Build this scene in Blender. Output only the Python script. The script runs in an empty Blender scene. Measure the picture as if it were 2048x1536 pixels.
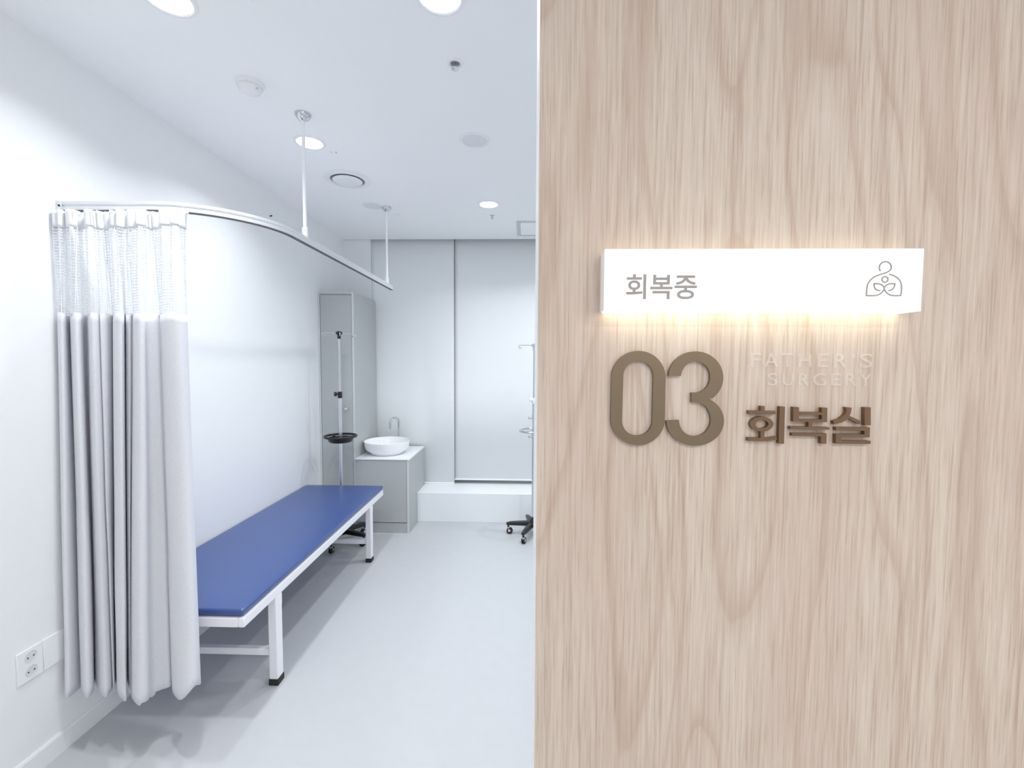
import bpy, bmesh, math, random
from mathutils import Vector, Matrix
PI = math.pi
C = bpy.context.scene.collection
SC = bpy.context.scene

# ------------------------------------------------------------------ camera
F_PX, PITCH, YAW, ROLL, EYE = 884.65, 0.0528, 0.0274, 0.0052, 1.5
fw = Vector((-math.sin(YAW)*math.cos(PITCH), math.cos(YAW)*math.cos(PITCH), -math.sin(PITCH)))
rt = Vector((math.cos(YAW), math.sin(YAW), 0)); up = rt.cross(fw)
r2 = rt*math.cos(ROLL)+up*math.sin(ROLL); u2 = -rt*math.sin(ROLL)+up*math.cos(ROLL)
cam = bpy.data.cameras.new('camera'); cam.sensor_width = 36; cam.lens = F_PX/2048*36; cam.clip_start = .02
co = bpy.data.objects.new('camera', cam); C.objects.link(co)
co.matrix_world = Matrix(((r2.x, u2.x, -fw.x, 0), (r2.y, u2.y, -fw.y, 0), (r2.z, u2.z, -fw.z, EYE), (0, 0, 0, 1)))
SC.camera = co

# ------------------------------------------------------------------ light, exposure
W = bpy.data.worlds.new('world'); SC.world = W; W.use_nodes = True
W.node_tree.nodes['Background'].inputs[0].default_value = (.8, .9, 1, 1)
W.node_tree.nodes['Background'].inputs[1].default_value = .2
SC.view_settings.view_transform = 'Standard'; SC.view_settings.look = 'None'
SC.view_settings.gamma = 1; SC.view_settings.use_curve_mapping = False
SC.view_settings.exposure = 0.22
SC.cycles.max_bounces = 16; SC.cycles.diffuse_bounces = 12; SC.cycles.glossy_bounces = 6
LAMP_W = 6.2            # each room downlight, watts
LAMP_COL = (.93, .97, 1.0)
HALL_W = 7.6            # each added corridor downlight, out of view, lighting the wood wall
HALL_COL = (1.0, .955, .90)
SPREAD = math.radians(137); HALL_SPREAD = math.radians(155)

# room dimensions (metres; y runs into the room, camera at the origin)
XL, XR, YB, YF, ZC = -1.76, 1.9, 4.45, -1.7, 2.66
YC = 4.295               # where the ceiling stops at the blind pocket
WALL_Y, EDGE_X, WALL_T = .65, .0197, .19

# ------------------------------------------------------------------ materials
def mat(name, col, rough=.6, metal=0, spec=.5, emit=None, estr=0, bump=None, var=None):
    m = bpy.data.materials.new(name); m.use_nodes = True
    nt = m.node_tree; b = nt.nodes['Principled BSDF']
    b.inputs['Base Color'].default_value = (*col, 1); b.inputs['Roughness'].default_value = rough
    b.inputs['Metallic'].default_value = metal; b.inputs['Specular IOR Level'].default_value = spec
    if emit:
        b.inputs['Emission Color'].default_value = (*emit, 1); b.inputs['Emission Strength'].default_value = estr
    tc = nt.nodes.new('ShaderNodeTexCoord')
    if var:      # (scale, amount): soft mottling of the colour
        n = nt.nodes.new('ShaderNodeTexNoise'); n.inputs['Scale'].default_value = var[0]; n.inputs['Detail'].default_value = 4
        nt.links.new(tc.outputs['Object'], n.inputs['Vector'])
        r = nt.nodes.new('ShaderNodeValToRGB'); a = var[1]
        r.color_ramp.elements[0].position = .3; r.color_ramp.elements[1].position = .7
        r.color_ramp.elements[0].color = (*[c*(1-a) for c in col], 1)
        r.color_ramp.elements[1].color = (*[min(1, c*(1+a)) for c in col], 1)
        nt.links.new(n.outputs['Fac'], r.inputs['Fac']); nt.links.new(r.outputs['Color'], b.inputs['Base Color'])
    if bump:     # (scale, strength)
        n = nt.nodes.new('ShaderNodeTexNoise'); n.inputs['Scale'].default_value = bump[0]; n.inputs['Detail'].default_value = 3
        nt.links.new(tc.outputs['Object'], n.inputs['Vector'])
        p = nt.nodes.new('ShaderNodeBump'); p.inputs['Strength'].default_value = bump[1]; p.inputs['Distance'].default_value = .002
        nt.links.new(n.outputs['Fac'], p.inputs['Height']); nt.links.new(p.outputs['Normal'], b.inputs['Normal'])
    return m

def wood_mat():
    m = bpy.data.materials.new('wood laminate'); m.use_nodes = True
    nt = m.node_tree; N = nt.nodes.new; L = nt.links.new; b = nt.nodes['Principled BSDF']
    b.inputs['Roughness'].default_value = .48; b.inputs['Specular IOR Level'].default_value = .35
    tc = N('ShaderNodeTexCoord')
    def mapped(sx, sz, off=(0, 0, 0)):
        mp = N('ShaderNodeMapping'); mp.inputs['Scale'].default_value = (sx, 1, sz); mp.inputs['Location'].default_value = off
        L(tc.outputs['Object'], mp.inputs['Vector']); return mp.outputs['Vector']
    def noise(v, detail=2, rough=.5, dist=0):
        n = N('ShaderNodeTexNoise'); n.inputs['Scale'].default_value = 1; n.inputs['Detail'].default_value = detail
        n.inputs['Roughness'].default_value = rough; n.inputs['Distortion'].default_value = dist
        L(v, n.inputs['Vector']); return n.outputs['Fac']
    def math_(op, a, c=None):
        x = N('ShaderNodeMath'); x.operation = op
        for i, q in enumerate((a, c)):
            if q is None: continue
            if isinstance(q, (int, float)): x.inputs[i].default_value = q
            else: L(q, x.inputs[i])
        return x.outputs[0]
    def ramp(v, stops):
        r = N('ShaderNodeValToRGB')
        while len(r.color_ramp.elements) < len(stops): r.color_ramp.elements.new(.5)
        for e, (p, c) in zip(r.color_ramp.elements, stops): e.position = p; e.color = (*c, 1)
        L(v, r.inputs['Fac']); return r.outputs['Color']
    def mix(kind, fac, a, c):
        x = N('ShaderNodeMix'); x.data_type = 'RGBA'; x.blend_type = kind
        if isinstance(fac, (int, float)): x.inputs[0].default_value = fac
        else: L(fac, x.inputs[0])
        for i, q in ((6, a), (7, c)):
            if isinstance(q, tuple): x.inputs[i].default_value = (*q, 1)
            else: L(q, x.inputs[i])
        return x.outputs[2]
    fine = noise(mapped(300, 9), 3, .62)           # short pores and streaks
    mid = noise(mapped(62, 1.6, (3, 0, 1)), 4, .65)
    broad = noise(mapped(6.5, .8, (7.3, 0, 2.2)), 2, .5)
    fig = noise(mapped(6.5, .95, (1.7, 0, .6)), 1.2, .4)      # cathedral figure
    wob = math_('MULTIPLY', noise(mapped(30, 4), 2), .03)
    ring = math_('FRACT', math_('MULTIPLY', math_('ADD', fig, wob), 7.5))
    line = ramp(ring, [(0, (1, 1, 1)), (.03, (.35, .35, .35)), (.14, (0, 0, 0)), (.82, (.10, .10, .10)), (.97, (1, 1, 1))])
    base = ramp(mid, [(.32, (.565, .468, .393)), (.5, (.615, .52, .442)), (.68, (.66, .57, .495))])
    base = mix('MIX', ramp(fine, [(.42, (0, 0, 0)), (.68, (.5, .5, .5))]), base, (.80, .725, .655))
    base = mix('MIX', ramp(fine, [(.30, (.55, .55, .55)), (.43, (0, 0, 0))]), base, (.43, .32, .245))
    base = mix('MIX', math_('MULTIPLY', line, .36), base, (.43, .285, .215))
    base = mix('MIX', ramp(broad, [(.5, (0, 0, 0)), (.75, (.35, .35, .35))]), base, (.60, .44, .37))
    L(base, b.inputs['Base Color'])
    bp = N('ShaderNodeBump'); bp.inputs['Strength'].default_value = .12; bp.inputs['Distance'].default_value = .001
    L(fine, bp.inputs['Height']); L(bp.outputs['Normal'], b.inputs['Normal'])
    return m

def cloth_mat(name, col, amt):
    m = mat(name, col, .95, 0, .1)
    nt = m.node_tree; b = nt.nodes['Principled BSDF']
    tc = nt.nodes.new('ShaderNodeTexCoord')
    mp = nt.nodes.new('ShaderNodeMapping'); mp.inputs['Scale'].default_value = (160, 160, 700)
    nt.links.new(tc.outputs['Object'], mp.inputs['Vector'])
    n = nt.nodes.new('ShaderNodeTexNoise'); n.inputs['Scale'].default_value = 1; n.inputs['Detail'].default_value = 3
    nt.links.new(mp.outputs['Vector'], n.inputs['Vector'])
    r = nt.nodes.new('ShaderNodeValToRGB')
    r.color_ramp.elements[0].position = .3; r.color_ramp.elements[1].position = .7
    r.color_ramp.elements[0].color = (*[c*(1-amt) for c in col], 1); r.color_ramp.elements[1].color = (*[c*(1+amt) for c in col], 1)
    nt.links.new(n.outputs['Fac'], r.inputs['Fac']); nt.links.new(r.outputs['Color'], b.inputs['Base Color'])
    return m

M = dict(
    wall=mat('white wallpaper', (.87, .88, .89), .85, 0, .2, bump=(260, .12)),
    ceil=mat('white ceiling paint', (.945, .95, .96), .9, 0, .2),
    floor=mat('pale grey vinyl floor', (.55, .562, .58), .42, 0, .35, var=(14, .012)),
    base=mat('white baseboard', (.86, .87, .885), .5),
    wood=wood_mat(),
    edge=mat('white edge band', (.92, .93, .95), .4),
    ledge=mat('white ledge stone', (.90, .92, .94), .4),
    blind=mat('white blind fabric', (.92, .935, .945), .9, 0, .15, bump=(900, .05)),
    bar=mat('white enamel', (.93, .94, .95), .35),
    gap=mat('dark gap', (.05, .05, .05), .9),
    glass=mat('night window glass', (.02, .025, .03), .05),
    cab=mat('grey laminate', (.475, .495, .50), .42, 0, .35),
    cabedge=mat('pale grey edge strip', (.66, .68, .685), .45),
    stone=mat('white countertop', (.90, .91, .92), .25),
    ceramic=mat('white ceramic', (.92, .93, .94), .08),
    chrome=mat('chrome', (.66, .67, .69), .1, 1),
    steel=mat('satin steel', (.74, .75, .77), .3, 1),
    alu=mat('white anodised rail', (.74, .75, .78), .35, .2),
    alud=mat('rail slot', (.12, .12, .12), .6),
    black=mat('black plastic', (.014, .013, .012), .35),
    rubber=mat('dark rubber', (.02, .017, .015), .6),
    blue=mat('navy vinyl', (.016, .058, .235), .38, 0, .9, bump=(500, .06)),
    enamel=mat('white painted steel', (.90, .90, .93), .35),
    cloth=cloth_mat('grey curtain cloth', (.75, .755, .795), .06),
    header=mat('white header tape', (.84, .85, .87), .9),
    net=mat('white netting', (.88, .89, .91), .9),
    plast=mat('white plastic', (.88, .89, .91), .4),
    socket=mat('shadowy socket well', (.72, .73, .735), .5),
    dark=mat('dark slot', (.02, .02, .02), .8),
    grille=mat('speaker grille', (.80, .815, .835), .8, bump=(1500, .3)),
    ventgap=mat('vent throat', (.30, .305, .305), .8),
    hatch=mat('pale grey hatch frame', (.60, .63, .64), .6),
    bronze=mat('bronze metal', (.215, .165, .11), .38, .55),
    brown=mat('dark brown metal', (.19, .115, .066), .4, .4),
    clear=mat('clear acrylic', (.97, .95, .92), .12),
    print=mat('grey print', (.40, .375, .36), .6),
    face=mat('lit white acrylic', (.5, .5, .5), .3, emit=(.96, .985, 1), estr=.66),
    side=mat('white acrylic side', (.86, .86, .87), .4, emit=(1, 1, 1), estr=.12),
    strip=mat('warm light strip', (.9, .9, .9), .4, emit=(1.0, .94, .74), estr=3.3),
    stript=mat('warm light strip above', (.9, .9, .9), .4, emit=(1.0, .90, .70), estr=.9),
    lamp=mat('lit diffuser', (.9, .9, .9), .4, emit=(.97, .99, 1), estr=6),
)
nt = M['clear'].node_tree; b_ = nt.nodes['Principled BSDF']
b_.inputs['Alpha'].default_value = .2
nb = M['blue'].node_tree.nodes['Principled BSDF']; nb.inputs['Coat Weight'].default_value = .4; nb.inputs['Coat Roughness'].default_value = .3

# ------------------------------------------------------------------ helpers
class MB:
    def __init__(s): s.bm = bmesh.new(); s.smooth = False
    def box(s, x0, x1, y0, y1, z0, z1):
        v = [s.bm.verts.new(p) for p in ((x0, y0, z0), (x1, y0, z0), (x1, y1, z0), (x0, y1, z0), (x0, y0, z1), (x1, y0, z1), (x1, y1, z1), (x0, y1, z1))]
        for f in ((3, 2, 1, 0), (4, 5, 6, 7), (0, 1, 5, 4), (1, 2, 6, 5), (2, 3, 7, 6), (3, 0, 4, 7)): s.bm.faces.new([v[i] for i in f])
        return s
    def tube(s, pts, r, n=16, closed=False, caps=True):
        pts = [Vector(p) for p in pts]; m = len(pts); rs = r if isinstance(r, (list, tuple)) else [r]*m
        rings = []; prev = None
        for i, p in enumerate(pts):
            a = pts[(i-1) % m] if (closed or i) else p; c = pts[(i+1) % m] if (closed or i < m-1) else p
            t = (c-a).normalized()
            if prev is None:
                q = Vector((0, 0, 1)) if abs(t.z) < .9 else Vector((1, 0, 0)); u = t.cross(q).normalized()
            else: u = (prev-t*prev.dot(t)).normalized()
            prev = u; w = t.cross(u)
            rings.append([s.bm.verts.new(p+(u*math.cos(2*PI*k/n)+w*math.sin(2*PI*k/n))*rs[i]) for k in range(n)])
        for i in range(m if closed else m-1):
            A, B = rings[i], rings[(i+1) % m]
            for k in range(n): s.bm.faces.new((A[k], A[(k+1) % n], B[(k+1) % n], B[k]))
        if caps and not closed: s.bm.faces.new(rings[0][::-1]); s.bm.faces.new(rings[-1])
        return s
    def lathe(s, prof, c=(0, 0, 0), n=48, axis='z', cap=True):
        # prof: (radius, height) pairs around an axis through c
        c = Vector(c); rings = []
        def P(r, h, a):
            x, y = r*math.cos(a), r*math.sin(a)
            return c+(Vector((x, y, h)) if axis == 'z' else Vector((h, x, y)) if axis == 'x' else Vector((x, h, -y)))
        for r, h in prof:
            rings.append([s.bm.verts.new(P(r, h, 2*PI*k/n)) for k in range(n)] if r > 1e-6 else [s.bm.verts.new(P(0, h, 0))])
        for A, B in zip(rings, rings[1:]):
            for k in range(n):
                k2 = (k+1) % n
                if len(A) == 1 and len(B) == 1: continue
                if len(A) == 1: s.bm.faces.new((A[0], B[k2], B[k]))
                elif len(B) == 1: s.bm.faces.new((A[k], A[k2], B[0]))
                else: s.bm.faces.new((A[k], A[k2], B[k2], B[k]))
        return s
    def prism(s, outline, holes=(), y0=0, y1=.01, place=None):
        # extrude a 2D outline (x, z) with holes from y0 to y1
        place = place or (lambda x, z, y: (x, y, z))
        clean = lambda lp: [p for i, p in enumerate(lp) if math.dist(p, lp[i-1]) > 1e-6]
        loops = [clean(outline)]+[clean(h) for h in holes]; edges = []; both = []
        for lp in loops:
            vs = [s.bm.verts.new(place(x, z, y0)) for x, z in lp]; both.append(vs)
            edges += [s.bm.edges.new((vs[i], vs[(i+1) % len(vs)])) for i in range(len(vs))]
        r = bmesh.ops.triangle_fill(s.bm, edges=edges, use_beauty=True)
        faces = [g for g in r['geom'] if isinstance(g, bmesh.types.BMFace)]
        tops = {}
        for lp, vs in zip(loops, both):
            for v, (x, z) in zip(vs, lp): tops[v] = s.bm.verts.new(place(x, z, y1))
        for f in faces: s.bm.faces.new([tops[v] for v in f.verts][::-1])
        for vs in both:
            for i in range(len(vs)):
                a, c = vs[i], vs[(i+1) % len(vs)]; s.bm.faces.new((a, c, tops[c], tops[a]))
        return s
    def obj(s, name, m, parent=None, world=True, bevel=0, seg=2, smooth=False, sharp=40):
        off = base_loc(parent) if (parent and world) else Vector((0, 0, 0))
        if off.length: bmesh.ops.translate(s.bm, verts=s.bm.verts, vec=-off)
        bmesh.ops.recalc_face_normals(s.bm, faces=s.bm.faces)
        me = bpy.data.meshes.new(name); s.bm.to_mesh(me); s.bm.free()
        me.materials.append(M[m] if isinstance(m, str) else m)
        o = bpy.data.objects.new(name, me); C.objects.link(o)
        if parent: o.parent = parent
        if bevel:
            md = o.modifiers.new('bevel', 'BEVEL'); md.width = bevel; md.segments = seg; md.limit_method = 'ANGLE'; md.angle_limit = math.radians(35)
        if smooth or bevel:
            for p in me.polygons: p.use_smooth = True
            me.set_sharp_from_angle(angle=math.radians(sharp))
        return o
def base_loc(o):
    v = Vector((0, 0, 0))
    while o: v += o.location; o = o.parent
    return v
def tag(o, label=None, cat=None, group=None, kind=None):
    if label: o['label'] = label
    if cat: o['category'] = cat
    if group: o['group'] = group
    if kind: o['kind'] = kind
    return o
def thing(name, label, cat, loc=(0, 0, 0), group=None):
    o = bpy.data.objects.new(name, None); C.objects.link(o); o.location = loc; o.empty_display_size = .05
    return tag(o, label, cat, group)
def copy_thing(root, loc, label, rotz=0):
    r = root.copy(); C.objects.link(r); r.location = loc; r.rotation_euler = (0, 0, rotz); r['label'] = label
    for ch in list(root.children):
        c = ch.copy(); C.objects.link(c); c.parent = r
        for g in list(ch.children):
            d = g.copy(); C.objects.link(d); d.parent = c
    return r
def struct(name, mb, m, parent=None, **k):
    o = mb.obj(name, m, parent, **k)
    if not parent: o['kind'] = 'structure'
    return o
def arc(cx, cz, rx, rz, a0, a1, n=24):
    return [(cx+rx*math.cos(math.radians(a0+(a1-a0)*i/n)), cz+rz*math.sin(math.radians(a0+(a1-a0)*i/n))) for i in range(n+1)]
def spline(pts, n=8):
    pts = [Vector((*p, 0)[:3]) for p in pts]; out = []
    for i in range(len(pts)-1):
        p0 = pts[max(i-1, 0)]; p1 = pts[i]; p2 = pts[i+1]; p3 = pts[min(i+2, len(pts)-1)]
        for k in range(n):
            t = k/n
            out.append(.5*((2*p1)+(p2-p0)*t+(2*p0-5*p1+4*p2-p3)*t*t+(3*p1-p0-3*p2+p3)*t**3))
    out.append(pts[-1]); return out

# ------------------------------------------------------------------ room shell
struct('floor', MB().box(XL-.15, XR+.15, YF-.15, YB+.15, -.1, 0), 'floor')
struct('ceiling', MB().box(XL-.15, XR+.15, YF-.15, YC, ZC, ZC+.03), 'ceil')
struct('wall_left', MB().box(XL-.15, XL, YF, YB+.15, 0, ZC+.3), 'wall')
struct('wall_right', MB().box(XR, XR+.15, YF, YB+.15, 0, ZC+.3), 'wall')
struct('wall_corridor', MB().box(XL-.15, XR+.15, YF-.15, YF, 0, ZC+.3), 'wall')
wb = MB(); wb.box(XL, XR, YB, YB+.15, 0, .62); wb.box(XL, XR, YB, YB+.15, 2.5, ZC+.3); wb.box(XL, -1.4, YB, YB+.15, .62, 2.5); wb.box(1.8, XR, YB, YB+.15, .62, 2.5)
wb.box(XL, -1.4975, YC+.012, YB, 0, ZC+.18)
struct('wall_back', wb, 'wall')
struct('trim_1', MB().box(XL, XR, YC, YB, ZC+.18, ZC+.22), 'ceil')          # top of the blind pocket
wn = MB().box(-1.4, 1.8, YB+.05, YB+.06, .62, 2.5)
win = struct('window_1', wn, 'glass')
fr = MB()
for x in (-1.4, -.71, .17, .97, 1.76): fr.box(x, x+.04, YB+.02, YB+.09, .62, 2.5)
fr.box(-1.4, 1.8, YB+.02, YB+.09, .62, .66); fr.box(-1.4, 1.8, YB+.02, YB+.09, 2.46, 2.5)
struct('window_frame', fr, 'bar', win)
struct('trim_2', MB().box(-.985, XR, 4.016, YB, 0, .272), 'ledge', bevel=.003)   # window ledge
struct('wall_front', MB().box(EDGE_X, XR, WALL_Y+.02, WALL_Y+WALL_T, 0, ZC), 'edge')
struct('wall_panel', MB().box(EDGE_X, XR, WALL_Y, WALL_Y+.0199, 0, ZC), 'wood')
struct('trim_3', MB().box(EDGE_X-.0012, EDGE_X, WALL_Y+.001, WALL_Y+.045, 0, ZC), 'edge')
bl = MB(); bl.prism([(0, 0), (.010, 0), (.010, .070), (.006, .078), (0, .078)], y0=YF, y1=3.745, place=lambda x, z, y: (XL+x, y, z))
struct('baseboard_left', bl, 'base')
struct('baseboard_right', MB().box(XR-.012, XR, WALL_Y+WALL_T, 4.016, 0, .078), 'base')

# ------------------------------------------------------------------ examination bed
BX0, BX1, BY0, BY1 = -1.748, -1.122, 1.697, 3.467
bed = thing('examination_bed', 'navy blue vinyl examination bed on a white steel frame along the left wall', 'bed', (-1.435, 2.58, 0))
pad = MB(); nseg = 6
R, T0, T1, cr = .010, .459, .499, .012
def pad_loop(ins, z):
    x0, x1, y0, y1 = BX0+ins, BX1-ins, BY0+ins, BY1-ins; pts = []
    for cx, cy, a0 in ((x1-cr, y1-cr, 0), (x0+cr, y1-cr, 90), (x0+cr, y0+cr, 180), (x1-cr, y0+cr, 270)):
        pts += [(cx+cr*math.cos(math.radians(a0+15*k)), cy+cr*math.sin(math.radians(a0+15*k)), z) for k in range(7)]
    return pts
loops = [pad_loop(.012, T0), pad_loop(.010, T0+.004)]
loops += [pad_loop(R*(1-math.cos(a)), T1-.004-R+R*math.sin(a)) for a in [PI/2*k/nseg for k in range(nseg+1)]]
loops += [pad_loop(.05, T1-.001), pad_loop(.13, T1)]
vr = [[pad.bm.verts.new(p) for p in lp] for lp in loops]
for A, B in zip(vr, vr[1:]):
    for k in range(len(A)): pad.bm.faces.new((A[k], A[(k+1) % len(A)], B[(k+1) % len(A)], B[k]))
pad.bm.faces.new(vr[0][::-1]); pad.bm.faces.new(vr[-1])
pad.obj('cushion', 'blue', bed, smooth=True, sharp=60)
fz0, fz1 = .417, .459
frm = MB()
frm.box(BX1-.026, BX1, BY0+.002, BY1-.002, fz0, fz1); frm.box(BX0, BX0+.026, BY0+.002, BY1-.002, fz0, fz1)
frm.box(BX0+.026, BX1-.026, BY0+.002, BY0+.028, fz0, fz1); frm.box(BX0+.026, BX1-.026, BY1-.028, BY1-.002, fz0, fz1)
frm.box(BX0+.026, BX1-.026, 2.56, 2.60, fz0+.006, fz1-.004)
frm.obj('frame', 'enamel', bed, bevel=.005)
for lx in (BX1-.0415, BX0+.0015):
    for ly in (1.930, 3.172):
        lg = MB().box(lx, lx+.040, ly, ly+.050, .028, fz0).obj('leg', 'enamel', bed, bevel=.004)
        MB().box(lx-.002, lx+.042, ly-.002, ly+.052, 0, .030).obj('foot_cap', 'rubber', lg, bevel=.002)
        br = MB(); sx = 1 if lx > -1.4 else -1; xo = lx+.040 if sx > 0 else lx
        br.box(min(xo, xo-sx*.006)-.0005, max(xo, xo-sx*.006)+.0005, ly+.020, ly+.0505, fz0-.055, fz0)
        br.obj('bracket', 'enamel', lg, bevel=.003)
for ly in (1.942, 3.184):
    cb = MB().box(BX0+.0415, BX1-.0415, ly, ly+.026, .134, .166).obj('crossbar', 'enamel', bed, bevel=.003)
    g = MB(); xg = BX1-.0415
    g.prism([(xg, .166), (xg-.045, .166), (xg, .184)], y0=ly+.008, y1=ly+.016); g.obj('gusset', 'enamel', cb)

# ------------------------------------------------------------------ curtain
TOP = [(-1.748, 1.624), (-1.74, 1.612), (-1.716, 1.604), (-1.724, 1.624), (-1.745, 1.66), (-1.747, 1.672), (-1.738, 1.664), (-1.717, 1.636), (-1.67, 1.608), (-1.668, 1.624), (-1.689, 1.66), (-1.691, 1.676), (-1.66, 1.648), (-1.615, 1.616), (-1.604, 1.624), (-1.606, 1.64), (-1.593, 1.63), (-1.583, 1.64), (-1.584, 1.66), (-1.589, 1.676), (-1.553, 1.64), (-1.518, 1.612), (-1.495, 1.604), (-1.493, 1.616), (-1.531, 1.664), (-1.536, 1.672), (-1.502, 1.64), (-1.483, 1.632), (-1.485, 1.648), (-1.456, 1.62), (-1.416, 1.596), (-1.404, 1.604), (-1.417, 1.632), (-1.41, 1.648), (-1.399, 1.656), (-1.393, 1.664), (-1.363, 1.632), (-1.319, 1.604), (-1.285, 1.596), (-1.265, 1.604), (-1.266, 1.628), (-1.281, 1.656)]
BOT = [(-1.742, 1.59), (-1.735, 1.571), (-1.714, 1.559), (-1.718, 1.59), (-1.738, 1.646), (-1.741, 1.665), (-1.735, 1.653), (-1.712, 1.609), (-1.647, 1.565), (-1.646, 1.59), (-1.696, 1.646), (-1.718, 1.671), (-1.671, 1.627), (-1.594, 1.577), (-1.585, 1.59), (-1.598, 1.615), (-1.579, 1.6), (-1.589, 1.615), (-1.617, 1.646), (-1.638, 1.671), (-1.58, 1.615), (-1.526, 1.571), (-1.496, 1.559), (-1.504, 1.577), (-1.57, 1.653), (-1.58, 1.665), (-1.53, 1.615), (-1.512, 1.603), (-1.532, 1.627), (-1.489, 1.584), (-1.429, 1.546), (-1.408, 1.559), (-1.422, 1.603), (-1.41, 1.627), (-1.388, 1.64), (-1.387, 1.653), (-1.342, 1.603), (-1.281, 1.559), (-1.241, 1.546), (-1.224, 1.559), (-1.238, 1.596), (-1.265, 1.64)]
SUB = 5
ptop, pbot = spline(TOP, SUB), spline(BOT, SUB)
cl = [0.0]
for a, c in zip(ptop, ptop[1:]): cl.append(cl[-1]+(c-a).length)
ZT, ZJ, ZH = 1.667, .93, .215
rng = random.Random(4)
fr_ = [rng.uniform(-1, 1) for _ in range(40)]
def wave(u, k):
    x = u*k; i = int(x) % 39; t = x-int(x); t = t*t*(3-2*t); return fr_[i]*(1-t)+fr_[i+1]*t
def cpos(i, z):
    """point on the curtain surface at path index i, height z"""
    t = (ZT-z)/(ZT-ZH); s = min(1.0, max(0, t))
    p = ptop[i].lerp(pbot[i], s)
    if z > ZT:     # header gathers into narrow pleats towards the rail
        g = (z-ZT)/.38; p = Vector((p.x, 1.640+(p.y-1.640)*(1-.45*g)+.012*g*math.sin(i*.95), 0)); p.x = max(-1.75, min(p.x+.006*g*math.sin(i*.95+1), -1.262))
    return Vector((p.x, p.y+.004*wave(cl[i]*7+z*2.3, 1.7)*s, z))
NI = len(ptop)
def hem_z(i):
    u = i/(NI-1); x = pbot[i].x
    z = ZH+.006*math.sin(u*37)-.010*(1 if -1.50 < x < -1.42 else 0)
    if x > -1.30: z += .065*((x+1.30)/.076)**2
    return z
cur = thing('hospital_curtain', 'grey privacy curtain with white net top, hanging gathered by the left wall', 'curtain', (-1.5, 1.63, .2))
def sheet(name, zs_of_i, rows, m, thick):
    mb = MB(); grid = []
    for r in range(rows+1):
        row = []
        for i in range(NI):
            z0, z1 = zs_of_i(i); z = z0+(z1-z0)*r/rows; row.append(mb.bm.verts.new(cpos(i, z)))
        grid.append(row)
    for r in range(rows):
        for i in range(NI-1): mb.bm.faces.new((grid[r][i], grid[r][i+1], grid[r+1][i+1], grid[r+1][i]))
    o = mb.obj(name, m, cur, smooth=True, sharp=180)
    md = o.modifiers.new('solidify', 'SOLIDIFY'); md.thickness = thick; md.offset = 0
    return o
sheet('cloth', lambda i: (ZT+.0035*math.sin(i*.31), hem_z(i)), 46, 'cloth', .0016)
sheet('header_band', lambda i: (2.047+.003*math.sin(i*.7), 1.984+.004*math.sin(i*.21)), 6, 'header', .0016)
# netting: real threads along and across the folds
net = MB()
def ribbon(pts, wdir):
    prev = None
    for p, w in zip(pts, wdir):
        q = (net.bm.verts.new(p-w), net.bm.verts.new(p+w))
        if prev: net.bm.faces.new((prev[0], q[0], q[1], prev[1]))
        prev = q
zz = 1.984; rows = 30
for r in range(rows+1):
    z = 1.987-(1.987-1.668)*r/rows
    ribbon([cpos(i, z+.0012*math.sin(i*.4+r)) for i in range(NI)], [Vector((0, 0, .00105 if r < rows else .003))]*NI)
nv = 86
for k in range(nv+1):
    d = cl[-1]*k/nv; i = max(j for j in range(NI) if cl[j] <= d+1e-9); i = min(i, NI-2); f = (d-cl[i])/(cl[i+1]-cl[i])
    pts = []; ws = []
    for r in range(13):
        z = 1.987-(1.987-1.668)*r/12; a, c = cpos(i, z), cpos(i+1, z)
        pts.append(a.lerp(c, f)); ws.append((c-a).normalized()*.0009)
    ribbon(pts, ws)
no = net.obj('net', 'net', cur); md = no.modifiers.new('solidify', 'SOLIDIFY'); md.thickness = .0009; md.offset = 0
for k in range(11):
    i = int((NI-1)*(k+.5)/11); p = cpos(i, 2.04); gx = -1.735+.047*k
    hk = MB().tube([(p.x, p.y, 2.030), (gx*.3+p.x*.7, (p.y+1.655)/2, 2.044), (gx*.3+p.x*.7, 1.655, 2.0515)], .0012, 6)
    hk.box(gx*.3+p.x*.7-.004, gx*.3+p.x*.7+.004, 1.650, 1.660, 2.045, 2.0525)
    hk.obj('curtain_hook', 'plast', cur)

# ------------------------------------------------------------------ curtain rail
RZ0, RZ1 = 2.053, 2.088
rail = thing('curtain_rail', 'white curved curtain rail hung from the ceiling on two rods', 'curtain rail', (-1.06, 2.0, 2.07))
Rc = .36; path = [(-1.745, 1.655), (-1.055-Rc, 1.655)]
path += [(-1.055-Rc+Rc*math.sin(a), 1.655+Rc-Rc*math.cos(a)) for a in [PI/2*k/28 for k in range(1, 29)]]
path += [(-1.055, 3.52)]
def rail_sweep(mb, prof):
    rings = []
    for i, (x, y) in enumerate(path):
        a = path[max(i-1, 0)]; c = path[min(i+1, len(path)-1)]; t = Vector((c[0]-a[0], c[1]-a[1], 0)).normalized(); n = Vector((t.y, -t.x, 0))
        rings.append([mb.bm.verts.new(Vector((x, y, 0))+n*o+Vector((0, 0, z))) for o, z in prof])
    m = len(prof)
    for A, B in zip(rings, rings[1:]):
        for k in range(m): mb.bm.faces.new((A[k], A[(k+1) % m], B[(k+1) % m], B[k]))
    mb.bm.faces.new(rings[0]); mb.bm.faces.new(rings[-1][::-1])
rp = MB(); rail_sweep(rp, [(-.010, RZ0+.003), (.010, RZ0+.003), (.010, RZ0+.013), (.007, RZ0+.016), (.007, RZ0+.021), (.010, RZ0+.024), (.010, RZ1), (-.010, RZ1), (-.010, RZ0+.024), (-.007, RZ0+.021), (-.007, RZ0+.016), (-.010, RZ0+.013)])
rp.obj('track', 'alu', rail, smooth=True, sharp=25)
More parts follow.
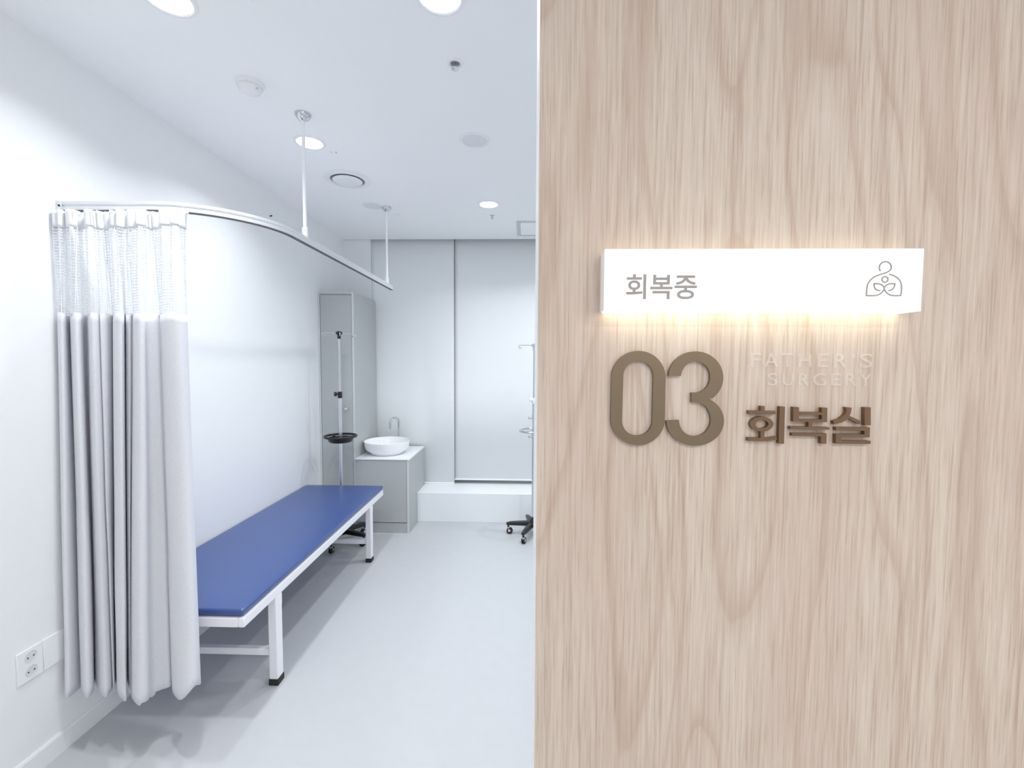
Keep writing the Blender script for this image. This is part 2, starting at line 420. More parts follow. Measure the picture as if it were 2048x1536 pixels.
rs = MB(); rail_sweep(rs, [(-.009, RZ0), (.009, RZ0), (.009, RZ0+.004), (-.009, RZ0+.004)]); rs.obj('slot_lip', 'alud', rail)
ep = MB().box(XL, -1.735, 1.6425, 1.6675, RZ0-.002, RZ1+.002); epo = ep.obj('end_bracket', 'steel', rail, bevel=.001)
MB().tube([(-1.747, 1.6425, 2.072), (-1.747, 1.6405, 2.072)], .0035, 12).obj('screw', 'dark', epo)
for ry in (2.13, 3.40):
    rx = -1.055
    rod = MB().tube([(rx, ry, RZ1-.006), (rx, ry, ZC-.01)], .0085, 16).obj('rod', 'bar', rail, smooth=True)
    MB().lathe([(0, RZ1-.005), (.0135, RZ1-.005), (.0135, RZ1+.042), (.0085, RZ1+.046), (0, RZ1+.046)], (rx, ry, 0), 20).obj('rod_socket', 'plast', rod, smooth=True)
    MB().tube([(rx+.004, ry-.0125, RZ1+.026), (rx+.004, ry-.015, RZ1+.026)], .0025, 8).obj('screw', 'steel', rod)
    MB().lathe([(.0085, ZC-.034), (.018, ZC-.030), (.030, ZC-.018), (.037, ZC-.006), (.037, ZC), (0, ZC)], (rx, ry, 0), 32).obj('ceiling_flange', 'chrome', rod, smooth=True)

# ------------------------------------------------------------------ tall cabinet, vanity, basin, tap
CX1, CY0, CY1, CZ = -1.452, 3.75, 4.30, 2.072
cab = thing('tall_cabinet', 'tall narrow grey laminate cabinet in the back left corner', 'cabinet', (-1.6, 4.0, 0))
cb = MB(); cb.box(XL+.002, -1.745, CY0, CY1, 0, CZ); cb.box(CX1-.018, CX1, CY0, CY1, 0, CZ); cb.box(-1.745, CX1-.018, CY0+.001, CY1, CZ-.018, CZ)
cb.box(-1.745, CX1-.018, CY0+.03, CY1, 0, .09); cb.box(-1.745, CX1-.018, CY1-.02, CY1, .09, CZ-.018)
cbo = cb.obj('carcass', 'cab', cab)
es = MB(); es.box(CX1-.0185, CX1-.0005, CY0-.0012, CY0, 0, CZ); es.box(XL+.002, -1.745, CY0-.0012, CY0, 0, CZ); es.box(-1.745, CX1-.0185, CY0-.0008, CY0+.001, CZ-.006, CZ)
es.obj('edge_strip', 'cabedge', cab)
dr = MB().box(-1.742, CX1-.021, CY0, CY0+.018, .095, CZ-.021).obj('door', 'cab', cab, bevel=.001)
kn = MB(); kn.lathe([(0, -.030), (.012, -.030), (.017, -.024), (.017, -.018), (.008, -.010), (.008, 0), (0, 0)], (-1.523, CY0, 1.082), 24, 'y'); kn.obj('knob', 'chrome', dr, smooth=True)

VX0, VX1, VY0, VZ = CX1+.002, -.985, 3.735, .652
van = thing('vanity_cabinet', 'low grey vanity cabinet under the white countertop and basin', 'cabinet', (-1.22, 4.0, 0))
vb = MB(); vb.box(VX1-.018, VX1, VY0, CY1, 0, VZ-.014); vb.box(VX0, VX0+.018, VY0+.02, CY1, 0, VZ-.014); vb.box(VX0+.018, VX1-.018, CY1-.02, CY1, 0, VZ-.014); vb.box(VX0+.018, VX1-.018, VY0+.03, CY1-.02, .07, .088)
vb.obj('carcass', 'cab', van)
MB().box(VX1-.0185, VX1-.0005, VY0-.0012, VY0, 0, VZ-.014).obj('edge_strip', 'cabedge', van)
MB().box(VX0, VX1-.021, VY0, VY0+.018, .094, VZ-.017).obj('door', 'cab', van, bevel=.001)
MB().box(VX0, VX1-.019, VY0+.004, VY0+.02, 0, .088).obj('toe_kick', 'cab', van)
ct = MB().box(VX0, VX1+.004, VY0-.006, CY1+.008, VZ-.013, VZ); tag(ct.obj('countertop', 'stone', bevel=.002), 'thin white countertop slab on the grey vanity cabinet, carrying the basin', 'countertop')
SXc, SYc = -1.245, 3.965
sink = thing('vessel_basin', 'round white ceramic vessel basin standing on the countertop', 'basin', (SXc, SYc, VZ))
bw = MB(); bw.lathe([(0, VZ), (.135, VZ), (.146, VZ+.006), (.160, VZ+.026), (.186, VZ+.042), (.194, VZ+.06), (.203, VZ+.112), (.2025, VZ+.117), (.199, VZ+.118), (.196, VZ+.115), (.187, VZ+.07), (.165, VZ+.03), (.10, VZ+.016), (.03, VZ+.012), (0, VZ+.012)], (SXc, SYc, 0), 72)
bw.obj('bowl', 'ceramic', sink, smooth=True, sharp=60)
MB().lathe([(0, VZ+.0125), (.028, VZ+.0125), (.030, VZ+.015), (.026, VZ+.018), (0, VZ+.018)], (SXc, SYc, 0), 32).obj('drain', 'chrome', sink, smooth=True)
FX, FY = -1.205, 4.215
fau = thing('gooseneck_tap', 'tall chrome gooseneck tap behind the white basin', 'tap', (FX, FY, VZ))
d = Vector((-.55, -.83, 0)).normalized(); r_ = .052; base = Vector((FX, FY, 0))
pts = [base+Vector((0, 0, VZ)), base+Vector((0, 0, VZ+.12)), base+Vector((0, 0, VZ+.245))]
pts += [base+d*(r_-r_*math.cos(a))+Vector((0, 0, VZ+.245+r_*math.sin(a))) for a in [PI*k/16 for k in range(1, 17)]]
pts += [base+d*(2*r_)+Vector((0, 0, VZ+.245-.045))]
MB().tube(pts, .0105, 20).obj('spout', 'chrome', fau, smooth=True)
MB().lathe([(0, VZ), (.024, VZ), (.024, VZ+.006), (.014, VZ+.012), (.0105, VZ+.02)], (FX, FY, 0), 28).obj('base_ring', 'chrome', fau, smooth=True)
MB().tube([base+d*(2*r_)+Vector((0, 0, VZ+.2005)), base+d*(2*r_)+Vector((0, 0, VZ+.192))], .0115, 20).obj('aerator', 'steel', fau, smooth=True)
MB().tube([(FX+.055, FY+.01, VZ), (FX+.055, FY+.01, VZ+.03), (FX+.06, FY-.015, VZ+.045)], .006, 12).obj('lever', 'chrome', fau, smooth=True)

# ------------------------------------------------------------------ roller blinds
def blind(x0, x1, y, zb, label):
    t = thing('roller_blind', label, 'blind', ((x0+x1)/2, y, zb), 'roller blinds over the back window')
    mb = MB(); n = 20; prev = None
    for i in range(n+1):
        x = x0+(x1-x0)*i/n; yy = y+.0015*math.sin(i*1.1)
        q = [mb.bm.verts.new((x, yy, z)) for z in (zb+.008, 1.2, 2.0, ZC+.11)]
        if prev:
            for k in range(3): mb.bm.faces.new((prev[k], q[k], q[k+1], prev[k+1]))
        prev = q
    o = mb.obj('fabric', 'blind', t, smooth=True, sharp=180); md = o.modifiers.new('solidify', 'SOLIDIFY'); md.thickness = .001; md.offset = 0
    MB().box(x0, x1, y-.007, y+.005, zb, zb+.016).obj('bottom_bar', 'bar', t, bevel=.003)
    MB().tube([(x0, y, ZC+.135), (x1, y, ZC+.135)], .026, 20).obj('roller', 'bar', t, smooth=True)
blind(-1.4965, -.6868, 4.330, .272, 'white roller blind behind the basin and tap, left of the dark slit')
blind(-.6856, .20, 4.345, .308, 'white roller blind behind the chrome drip stand, ending above the ledge')
blind(.22, 1.10, 4.345, .308, 'white roller blind hidden behind the wood-panelled wall')

# ------------------------------------------------------------------ drip stands
def drip_stand(loc, label, zhook, zclamp, ztray, style, rot, hookrot):
    t = thing('drip_stand', label, 'drip stand', loc, 'drip stands on castors')
    dk = style == 'black'
    MB().tube([(0, 0, .07), (0, 0, zclamp+.01)], .0125 if dk else .0135, 18).obj('lower_pole', 'steel', t, world=False, smooth=True)
    up_ = MB().tube([(0, 0, zclamp), (0, 0, zhook)], .009, 16).obj('upper_pole', 'chrome', t, world=False, smooth=True)
    hd = MB().lathe([(0, zhook-.045), (.013, zhook-.045), (.014, zhook-.012), (.024, zhook-.008), (.026, zhook+.008), (.012, zhook+.016), (0, zhook+.018)], (0, 0, 0), 24)
    hd = hd.obj('hook_hub', 'black' if dk else 'steel', t, world=False, smooth=True)
    for k in range(4):
        a = hookrot+PI/2*k; u = Vector((math.cos(a), math.sin(a), 0)); z = Vector((0, 0, 1)); L = .118 if dk else .125
        p = [u*.01+z*zhook, u*.06+z*(zhook+.002), u*(L-.02)+z*(zhook+.001)]
        cc = u*(L-.006)+z*(zhook-.012); rr = .013
        p += [cc+u*rr*math.cos(b)+z*rr*math.sin(b) for b in [math.radians(100-25*q) for q in range(0, 12)]]
        MB().tube(p, .0031, 8).obj('hook', 'chrome', hd, world=False, smooth=True)
    cl_ = MB().lathe([(.0095, zclamp+.03), (.017, zclamp+.03), (.018, zclamp-.018), (.0135, zclamp-.022), (.0095, zclamp-.022)], (0, 0, 0), 20).obj('height_clamp', 'black' if dk else 'plast', t, world=False, smooth=True)
    kb = MB(); kd = Vector((-.8, -.6, 0)); kb.tube([kd*.012+Vector((0, 0, zclamp+.012)), kd*.03+Vector((0, 0, zclamp+.012))], .006, 10)
    kb.tube([kd*.026+Vector((0, 0, zclamp+.012)), kd*.044+Vector((0, 0, zclamp+.012))], .017 if dk else .013, 18)
    kb.obj('clamp_knob', 'black' if dk else 'plast', cl_, world=False, smooth=True)
    if dk:      # black ring handle over a shallow tray
        rg = MB().tube([(.122*math.cos(a), .122*math.sin(a), ztray+.012) for a in [2*PI*k/48 for k in range(48)]], .0095, 12, closed=True)
        for k in range(3):
            a = 2*PI*k/3+.5; rg.tube([(.012*math.cos(a), .012*math.sin(a), ztray-.004), (.115*math.cos(a), .115*math.sin(a), ztray+.010)], .006, 8)
        rg.obj('ring_handle', 'black', t, world=False, smooth=True)
        MB().lathe([(0, ztray-.034), (.082, ztray-.034), (.092, ztray-.026), (.100, ztray+.002), (.096, ztray+.002), (.088, ztray-.020), (.02, ztray-.024), (.016, ztray), (0, ztray)], (0, 0, 0), 40).obj('tray', 'black', t, world=False, smooth=True)
    else:       # chrome ring handle with its own clamp
        rg = MB().tube([(.118*math.cos(a), .118*math.sin(a), ztray) for a in [2*PI*k/48 for k in range(48)]], .010, 12, closed=True)
        for k in range(2):
            a = PI*k+.9; rg.tube([(.012*math.cos(a), .012*math.sin(a), ztray), (.112*math.cos(a), .112*math.sin(a), ztray)], .006, 8)
        rg.obj('ring_handle', 'chrome', t, world=False, smooth=True)
        for dz in (.112, -.05):
            rc = MB().lathe([(.0135, dz+ztray+.018), (.021, dz+ztray+.018), (.021, dz+ztray-.012), (.0135, dz+ztray-.012)], (0, 0, 0), 18)
            rc.tube([(-.012, -.012, dz+ztray), (-.034, -.022, dz+ztray)], .006, 10); rc.tube([(-.03, -.02, dz+ztray), (-.044, -.027, dz+ztray)], .011, 12)
            rc.obj('collar', 'steel', t, world=False, smooth=True)
    MB().lathe([(0, .072), (.034, .072), (.036, .10), (.028, .13), (.0135, .15), (.0135, .16), (0, .16)], (0, 0, 0), 24).obj('base_hub', 'black', t, world=False, smooth=True)
    for k in range(5):
        a = rot+2*PI*k/5; u = Vector((math.cos(a), math.sin(a), 0)); v = Vector((-u.y, u.x, 0)); R_ = .215
        lg = MB(); secs = [(.02, .024, .082, .122), (.10, .021, .080, .116), (.19, .018, .078, .108), (R_+.016, .014, .078, .098)]
        rings = [[lg.bm.verts.new(u*q+v*s_*w+Vector((0, 0, z))) for s_, z in ((-1, z0), (1, z0), (.8, z1), (-.8, z1))] for q, w, z0, z1 in secs]
        for A, B in zip(rings, rings[1:]):
            for j in range(4): lg.bm.faces.new((A[j], A[(j+1) % 4], B[(j+1) % 4], B[j]))
        lg.bm.faces.new(rings[0]); lg.bm.faces.new(rings[-1][::-1])
        lo = lg.obj('leg', 'black', t, world=False, bevel=.005)
        cs = MB(); cc = u*R_
        cs.tube([cc+Vector((0, 0, .050)), cc+Vector((0, 0, .079))], .008, 12)
        for s_ in (-1, 1):
            off = v*s_*.008-u*.012
            cs.tube([cc+off+Vector((0, 0, .0265))-v*.0045, cc+off+Vector((0, 0, .0265))+v*.0045], .0265, 20)
        co_ = cs.obj('castor', 'rubber', lo, world=False, smooth=True)
        hs = MB(); q0 = cc-u*.010
        hs.tube([q0+Vector((0, 0, .030))-v*.015, q0+Vector((0, 0, .030))+v*.015], .012, 14); hs.tube([cc-u*.006+Vector((0, 0, .038)), cc+Vector((0, 0, .060))], .013, 12)
        hs.obj('castor_fork', 'steel', lo, world=False, smooth=True)
    return t
drip_stand((-1.487, 3.525, 0), 'drip stand with black ring tray, standing behind the blue bed against the grey cabinet', 1.712, 1.212, .868, 'black', math.radians(54), .45)
drip_stand((.085, 3.75, 0), 'drip stand with chrome ring handle, half hidden by the wood-panelled wall', 1.628, 1.155, .905, 'chrome', math.radians(175), math.radians(184))

# ------------------------------------------------------------------ ceiling fittings
def downlight_proto(loc, label, watts, col, group, spread):
    t = thing('downlight', label, 'ceiling light', loc, group)
    MB().lathe([(.066, -.004), (.070, -.006), (.080, -.004), (.082, 0), (.066, 0)], (0, 0, 0), 48).obj('trim_ring', 'plast', t, world=False, smooth=True)
    MB().lathe([(0, -.0075), (.05, -.007), (.064, -.004), (.067, -.001), (0, -.001)], (0, 0, 0), 48).obj('diffuser', 'lamp', t, world=False, smooth=True)
    la = bpy.data.lights.new('lamp', 'AREA'); la.shape = 'DISK'; la.size = .125; la.energy = watts; la.color = col; la.spread = spread
    lo = bpy.data.objects.new('lamp', la); C.objects.link(lo); lo.parent = t; lo.location = (0, 0, -.0085)
    return t
G = 'recessed ceiling downlights in the treatment room'
dl = downlight_proto((-1.155, 1.458, ZC), 'lit ceiling downlight at the top edge, nearest the left wall', LAMP_W, LAMP_COL, G, SPREAD)
copy_thing(dl, (-1.155, 2.40, ZC), 'lit ceiling downlight just behind the front hanging rod of the curtain rail')
copy_thing(dl, (-.272, 3.348, ZC), 'lit ceiling downlight nearest the back wall, in front of the tiny sprinkler')
copy_thing(dl, (-.277, 1.468, ZC), 'lit ceiling downlight at the top edge, near the wood-panelled wall')
copy_thing(dl, (.62, 2.40, ZC), 'ceiling downlight hidden behind the wood-panelled wall, front one')
copy_thing(dl, (.62, 3.62, ZC), 'added ceiling downlight hidden behind the wood-panelled wall, rear one')  # unseen lamp, added to brighten the blinds and back wall
G2 = 'added corridor downlights out of view behind the viewer'  # unseen lamps added to light the wood wall and spill into the room
hl = downlight_proto((.05, -1.2, ZC), 'added corridor downlight out of view behind the viewer, left one', HALL_W, HALL_COL, G2, HALL_SPREAD)
copy_thing(hl, (.75, -1.2, ZC), 'added corridor downlight out of view behind the viewer, middle one')
copy_thing(hl, (1.4, -1.2, ZC), 'added corridor downlight out of view behind the viewer, right one')

sp = thing('ceiling_speaker', 'round ceiling speaker alone at the right, between sprinkler and rear downlight', 'speaker', (-.269, 2.389, ZC), 'round ceiling speakers')
MB().lathe([(.064, -.003), (.068, -.006), (.080, -.004), (.0835, 0), (.064, 0)], (0, 0, 0), 48).obj('trim_ring', 'plast', sp, world=False, smooth=True)
MB().lathe([(0, -.003), (.0645, -.0025), (.0645, 0), (0, 0)], (0, 0, 0), 48).obj('grille', 'grille', sp, world=False, smooth=True)
copy_thing(sp, (-1.144, 3.361, ZC), 'round ceiling speaker beside the rear hanging rod of the curtain rail')

vt = thing('air_vent', 'large round white air vent in the ceiling', 'vent', (-1.146, 2.885, ZC))
MB().lathe([(.105, -.002), (.108, -.008), (.120, -.009), (.149, -.002), (.149, 0), (.105, 0)], (0, 0, 0), 64).obj('collar', 'plast', vt, world=False, smooth=True)
MB().lathe([(0, -.001), (.106, -.001), (.106, 0), (0, 0)], (0, 0, 0), 48).obj('throat', 'ventgap', vt, world=False)
MB().lathe([(0, -.0215), (.06, -.020), (.085, -.016), (.092, -.010), (.088, -.006), (0, -.004)], (0, 0, 0), 64).obj('disc', 'plast', vt, world=False, smooth=True)

sm = thing('smoke_detector', 'white domed smoke detector on the ceiling near the left wall', 'smoke detector', (-1.162, 1.893, ZC))
MB().lathe([(0, -.016), (.046, -.016), (.053, -.012), (.056, 0), (0, 0)], (0, 0, 0), 48).obj('base', 'plast', sm, world=False, smooth=True)
MB().lathe([(0, -.040), (.030, -.039), (.041, -.034), (.045, -.026), (.045, -.021), (.041, -.020), (.041, -.016), (0, -.016)], (0, 0, 0), 48).obj('cover', 'plast', sm, world=False, smooth=True)
MB().box(.036, .043, -.020, -.012, -.036, -.028).obj('indicator', 'chrome', sm, world=False, bevel=.001)

spk = thing('sprinkler_head', 'recessed fire sprinkler with white collar near the top of the ceiling', 'sprinkler', (-.278, 1.785, ZC))
MB().lathe([(.018, -.002), (.022, -.006), (.028, -.005), (.031, 0), (.018, 0)], (0, 0, 0), 40).obj('collar', 'plast', spk, world=False, smooth=True)
MB().lathe([(0, -.0012), (.0185, -.0012), (.0185, 0), (0, 0)], (0, 0, 0), 32).obj('recess', 'ventgap', spk, world=False)
hd = MB().lathe([(0, -.026), (.010, -.026), (.014, -.024), (.014, -.020), (.005, -.018), (.004, -.002), (0, -.002)], (0, 0, 0), 24)
hd.tube([(-.010, 0, -.003), (-.009, 0, -.015), (0, 0, -.020)], .0015, 8); hd.tube([(.010, 0, -.003), (.009, 0, -.015), (0, 0, -.020)], .0015, 8)
hd.obj('deflector', 'steel', spk, world=False, smooth=True)
s2 = thing('sprinkler_head', 'tiny pendent sprinkler on the ceiling behind the rear downlight', 'sprinkler', (-.264, 3.60, ZC))
MB().lathe([(0, -.028), (.011, -.028), (.011, -.024), (.005, -.02), (.005, -.004), (.017, -.003), (.017, 0), (0, 0)], (0, 0, 0), 24).obj('deflector', 'hatch', s2, world=False, smooth=True)

ht = thing('ceiling_hatch', 'square access hatch in the ceiling by the back wall, cut off by the wood wall', 'hatch', (.155, 3.958, ZC))
hx0, hx1, hy0, hy1 = -.072, .38, 3.745, 4.172
hf = MB(); w_ = .030
hf.box(hx0, hx0+w_, hy0, hy1, ZC-.006, ZC); hf.box(hx1-w_, hx1, hy0, hy1, ZC-.006, ZC); hf.box(hx0+w_, hx1-w_, hy0, hy0+w_, ZC-.006, ZC); hf.box(hx0+w_, hx1-w_, hy1-w_, hy1, ZC-.006, ZC)
hf.obj('frame', 'hatch', ht, bevel=.001)
MB().box(hx0+w_+.004, hx1-w_-.004, hy0+w_+.004, hy1-w_-.004, ZC-.005, ZC).obj('lid', 'ceil', ht)
for (x, y), lb in (((-1.062, 2.515), 'small ceiling screw beside the middle downlight'), ((-1.009, 3.564), 'small ceiling screw behind the rear hanging rod')):
    t = MB().lathe([(0, -.003), (.004, -.003), (.006, 0), (0, 0)], (x, y, ZC), 12); t.lathe([(0, -.002), (.003, -.002), (.005, 0), (0, 0)], (x-.025, y-.004, ZC), 12)
    tag(t.obj('ceiling_screw', 'hatch', smooth=True), lb, 'screw')
nl = MB().tube([(XL, 3.061, 2.487), (XL+.014, 3.061, 2.490)], .004, 10); tag(nl.obj('wall_nail', 'dark', smooth=True), 'short dark nail in the left wall above the curtain rail', 'nail')

# ------------------------------------------------------------------ wall outlet
ol = thing('wall_outlet', 'white double wall outlet low on the left wall', 'outlet', (XL, 1.475, .41))
MB().box(XL, XL+.008, 1.434, 1.5155, .354, .469).obj('plate', 'plast', ol, bevel=.002)
for zc in (.438, .386):
    so = MB().lathe([(.0205, .0082), (.0195, .0095), (.0175, .0082), (.0165, .0081), (0, .0081)], (XL, 1.476, zc), 32, 'x').obj('socket', 'socket', ol, smooth=True)
    h = MB()
    for s_ in (-1, 1): h.lathe([(0, .0088), (.0026, .0088), (.0026, .0080), (0, .0080)], (XL, 1.476+s_*.0095, zc-.001), 12, 'x')
    h.obj('pin_hole', 'dark', so)
cvp = MB().box(XL, XL+.0075, 1.5175, 1.600, .354, .469); tag(cvp.obj('blank_cover_plate', 'plast', bevel=.002), 'blank white cover plate joined to the outlet, in the shade of the curtain', 'cover plate')

# ------------------------------------------------------------------ sign on the wood wall
Y0 = WALL_Y
def px2w(u, v, y):
    d_ = fw*F_PX+r2*(u-1024)-u2*(v-768); t = (y-0)/d_.y
    return Vector((d_.x*t, y, EYE+d_.z*t))
SB = dict(x0=.1095, x1=.535, z0=1.5695, z1=1.653, t=.033)
sg = thing('lit_room_sign', 'glowing white box sign with grey lettering on the wood wall', 'sign', (.32, Y0, 1.61))
x0, x1, z0, z1, yf = SB['x0'], SB['x1'], SB['z0'], SB['z1'], Y0-SB['t']
MB().box(x0, x1, yf, yf+.004, z0, z1).obj('face', 'face', sg)
MB().box(x0, x1, yf+.004, Y0, z0+.001, z1-.001).obj('housing', 'side', sg)
MB().box(x0+.003, x1-.003, yf+.005, Y0-.002, z0, z0+.001).obj('light_strip', 'strip', sg)
MB().box(x0+.003, x1-.003, yf+.005, Y0-.002, z1-.001, z1).obj('light_strip', 'stript', sg)
def text_mesh(name, body, bx0, bx1, bz0, bz1, y0, y1, m, parent=None):
    """lettering fitted to the rectangle bx0..bx1, bz0..bz1 on the plane y0, thickened to y1"""
    cu = bpy.data.curves.new(name, 'FONT'); cu.body = body; cu.resolution_u = 6; cu.extrude = .5; cu.offset = .014 if len(body) > 1 else 0
    to = bpy.data.objects.new(name, cu); C.objects.link(to); bpy.context.view_layer.update()
    me = bpy.data.meshes.new_from_object(to.evaluated_get(bpy.context.evaluated_depsgraph_get()))
    bpy.data.objects.remove(to); bpy.data.curves.remove(cu)
    xs = [v.co.x for v in me.vertices]; ys = [v.co.y for v in me.vertices]; zs = [v.co.z for v in me.vertices]
    lx, hx, ly, hy, lz, hz = min(xs), max(xs), min(ys), max(ys), min(zs), max(zs)
    for v in me.vertices:
        x, y, z = v.co
        v.co = (bx0+(x-lx)/(hx-lx)*(bx1-bx0), y1+(z-lz)/(hz-lz)*(y0-y1), bz0+(y-ly)/(hy-ly)*(bz1-bz0))
    mb = MB(); mb.bm.from_mesh(me); bpy.data.meshes.remove(me); bmesh.ops.remove_doubles(mb.bm, verts=mb.bm.verts, dist=1e-6)
    return mb.obj(name, m, parent)
a, c = px2w(1252.5, 548.5, yf), px2w(1393, 598.5, yf)
text_mesh('lettering', '회복중', a.x, c.x, c.z, a.z, yf-.0004, yf, 'print', sg)
# emblem: one line drawing with an even stroke
def stroke(mb, pts, w, y0, y1, closed=False):
    pts = [Vector((p[0], p[1], 0)) for p in pts]; n = len(pts); Lf = []; Rt = []
    for i, p in enumerate(pts):
        pa = pts[(i-1) % n] if (closed or i) else p; pc = pts[(i+1) % n] if (closed or i < n-1) else p
        t1 = (p-pa).normalized() if (p-pa).length else (pc-p).normalized(); t2 = (pc-p).normalized() if (pc-p).length else t1
        t = (t1+t2).normalized(); nn = Vector((-t.y, t.x, 0)); k = 1/max(.4, nn.dot(Vector((-t1.y, t1.x, 0))))
        Lf.append(p+nn*w/2*k); Rt.append(p-nn*w/2*k)
    for i in range(n if closed else n-1):
        j = (i+1) % n; q = [Lf[i], Lf[j], Rt[j], Rt[i]]
        A = [mb.bm.verts.new((v.x, y0, v.y)) for v in q]; B = [mb.bm.verts.new((v.x, y1, v.y)) for v in q]
        mb.bm.faces.new(A); mb.bm.faces.new(B[::-1])
        for e in range(4): mb.bm.faces.new((A[e], A[(e+1) % 4], B[(e+1) % 4], B[e]))
o0 = px2w(1710, 505, yf); o1 = px2w(1830, 605, yf); kx = (o1.x-o0.x)/1843; kz = (o1.z-o0.z)/1536
E_ = lambda pts: [(o0.x+x*kx, o0.z+y*kz) for x, y in pts]
sp2 = lambda pts: [(v.x, v.y) for v in spline(pts, 6)]
em = MB(); ew = 42*kx
head = [(908+175*math.cos(math.radians(q)), 457+175*math.sin(math.radians(q))) for q in range(140, 381, 12)]
pA = sp2(head+[(1010, 583), (900, 635), (750, 683), (600, 752), (480, 860), (415, 980), (396, 1110), (391, 1325)])
pA += sp2([(391, 1325), (640, 1325), (760, 1295), (850, 1222), (900, 1140), (902, 1075), (850, 1008), (780, 972), (700, 958), (605, 958)])[1:]
pA += sp2([(605, 958), (610, 1040), (642, 1108), (700, 1155), (790, 1170)])[1:]
pB = sp2([(1030, 665), (1150, 703), (1270, 772), (1360, 865), (1408, 985), (1421, 1110), (1410, 1322)])
pB += sp2([(1410, 1322), (1200, 1325), (1080, 1298), (990, 1235), (925, 1150), (914, 1070), (990, 990), (1080, 962), (1218, 958)])[1:]
pB += sp2([(1218, 958), (1205, 1045), (1168, 1112), (1110, 1155), (1032, 1172)])[1:]
stroke(em, E_(pA), ew, yf-.0005, yf); stroke(em, E_(pB), ew, yf-.0004, yf)
stroke(em, E_([(918+88*math.cos(2*PI*q/32), 828+88*math.sin(2*PI*q/32)) for q in range(32)]), ew, yf-.0005, yf, True)
em.obj('emblem', 'print', sg)

# bronze numerals
yd = Y0-.006
def numeral(name, label, outline, holes, ox, oy, sc, y0, m='bronze'):
    f = lambda pts: [(lambda w: (w.x, w.z))(px2w(ox+x/sc, oy+y/sc, y0)) for x, y in pts]
    mb = MB(); mb.prism(f(outline), [f(h) for h in holes], y0, Y0)
    o = mb.obj(name, m)
    return tag(o, label, 'numeral', 'bronze room number')
out0 = arc(492, 482, 397, 397, 180, 360)+arc(481, 1078, 397, 391, 0, 180)
in0 = arc(489, 458, 221, 223, 180, 360)+arc(472, 1108, 221, 221, 0, 180)
numeral('sign_numeral', 'flat bronze numeral 0 below the lit sign', out0, [in0], 1210, 690, 7.316, yd)
out3 = [(930, 452)]+arc(1330, 475, 402, 382, 190, 412, 40)[0:]+[(1515, 770)]+arc(1320, 1110, 422, 365, -55, 180, 40)
out3 += arc(1317, 1100, 233, 236, 180, 0, 24)+arc(1330, 1100, 220, 260, 0, -80, 16)+[(1268, 840), (1268, 698)]
out3 += arc(1328, 470, 213, 228, 90, -5, 16)+arc(1328, 470, 215, 230, -10, -170, 24)+[(1112, 452)]
numeral('sign_numeral', 'flat bronze numeral 3 to the right of the numeral 0', out3, [], 1210, 690, 7.316, yd)

# raised brown syllables (front faces drawn from simple strokes)
yh = Y0-.007
def syllable(label, polys):
    f = lambda pts: [(lambda w: (w.x, w.z))(px2w(1480+x/6.827, 680+y/6.827, yh)) for x, y in pts]
    mb = MB()
    for outline, holes in polys: mb.prism(f(outline), [f(h) for h in holes], yh, Y0)
    return tag(mb.obj('sign_character', 'brown'), label, 'sign lettering', 'raised brown characters under the clear lettering')
rect = lambda a, b_, c_, d_: [(a, b_), (c_, b_), (c_, d_), (a, d_)]
ring_o = arc(300, 1148, 157, 102, 110, 430, 40)      # leaves the bottom open for the stem
syllable('first raised brown character, with the oval ring, right of the numeral 3', [
    ([(285, 903), (338, 903), (338, 970), (485, 970), (485, 1014), (122, 1014), (122, 965), (285, 965)], []),
    (arc(300, 1148, 157, 102, 78, -258, 44)+[(283, 1247), (283, 1335)]+[(110, 1333), (108, 1378), (300, 1382), (420, 1376), (505, 1362), (505, 1320), (420, 1334), (335, 1338), (335, 1247)], [arc(300, 1150, 88, 57, 0, 350, 35)]),
    ([(545, 908), (614, 912), (602, 1418), (528, 1414)], [])])
syllable('middle raised brown character, between the ring character and the last one', [
    ([(730, 915), (806, 918), (806, 982), (1118, 988), (1118, 924), (1194, 926), (1190, 1122), (990, 1120), (990, 1186), (1222, 1192), (1220, 1226), (688, 1218), (690, 1180), (936, 1184), (936, 1118), (728, 1114)], [rect(806, 1022, 1120, 1082)]),
    ([(715, 1270), (1184, 1276), (1180, 1418), (1106, 1416), (1108, 1316), (712, 1310)], [])])
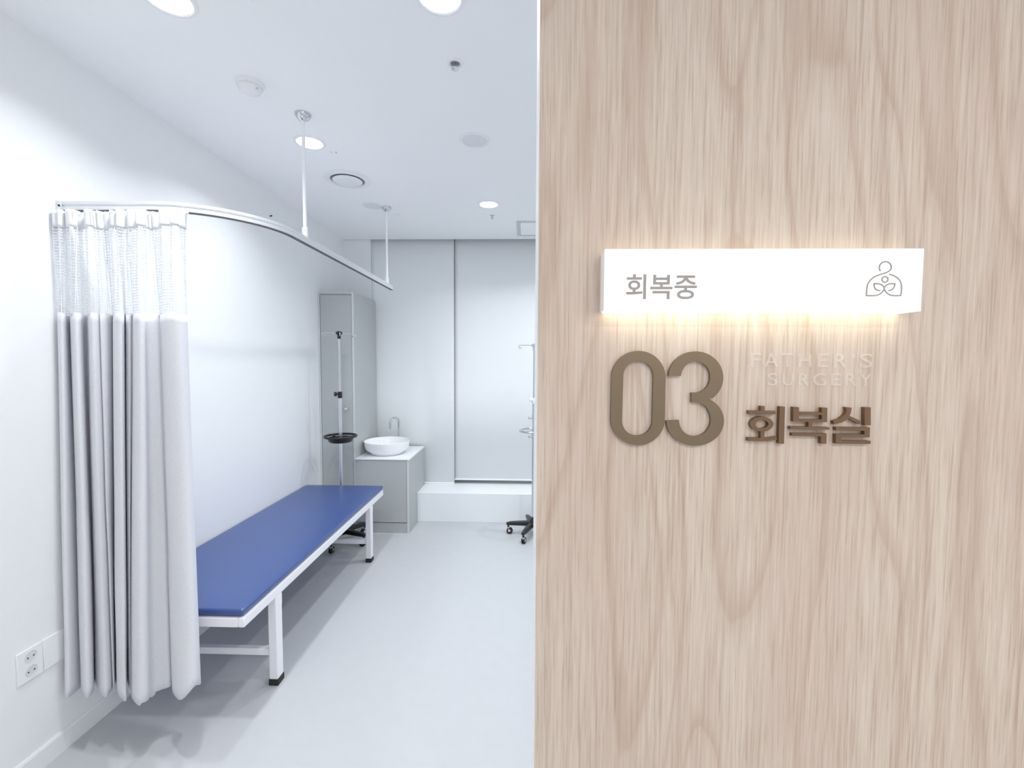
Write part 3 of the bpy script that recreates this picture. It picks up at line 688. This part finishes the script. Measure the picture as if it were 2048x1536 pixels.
syllable('last raised brown character, farthest from the numerals', [
    ([(1448, 918), (1526, 924), (1518, 980), (1498, 1036), (1664, 1114), (1634, 1152), (1478, 1070), (1400, 1124), (1285, 1152), (1280, 1106), (1370, 1078), (1430, 1030), (1462, 975)], []),
    (rect(1703, 920, 1786, 1164), []),
    ([(1312, 1190), (1775, 1196), (1772, 1330), (1382, 1328), (1382, 1374), (1786, 1378), (1784, 1420), (1310, 1416), (1310, 1284), (1700, 1288), (1700, 1240), (1312, 1236)], [])])

# clear acrylic letters
ya = Y0-.003
rowA = [('F', 152, 287, 177, 365, 'clear acrylic letter F, first in the upper line'), ('A', 340, 522, 178, 368, 'clear acrylic letter A between F and T'), ('T', 570, 726, 181, 370, 'clear acrylic letter T in the upper line'), ('H', 812, 972, 185, 370, 'clear acrylic letter H in the upper line'), ('E', 1076, 1207, 187, 371, 'clear acrylic letter E of the upper line, after H'), ('R', 1300, 1452, 188, 373, 'clear acrylic letter R of the upper line, before the apostrophe'), ("'", 1540, 1568, 186, 240, 'small clear acrylic apostrophe in the upper line'), ('S', 1652, 1808, 184, 381, 'clear acrylic letter S ending the upper line')]
rowB = [('S', 385, 515, 452, 620, 'clear acrylic letter S starting the lower line'), ('U', 592, 730, 456, 622, 'clear acrylic letter U in the lower line'), ('R', 812, 940, 457, 620, 'clear acrylic letter R of the lower line, between U and G'), ('G', 1010, 1176, 455, 624, 'clear acrylic letter G in the lower line'), ('E', 1252, 1372, 460, 622, 'clear acrylic letter E of the lower line, after G'), ('R', 1452, 1586, 462, 624, 'clear acrylic letter R of the lower line, next to Y'), ('Y', 1642, 1800, 464, 628, 'clear acrylic letter Y ending the lower line')]
for ch, xa, xb, za, zb, lb in rowA+rowB:
    p, q = px2w(1480+xa/6.827, 680+za/6.827, ya), px2w(1480+xb/6.827, 680+zb/6.827, ya)
    tag(text_mesh('acrylic_letter', ch, p.x, q.x, q.z, p.z, ya, Y0-.0002, 'clear'), lb, 'sign lettering', 'clear acrylic letters')
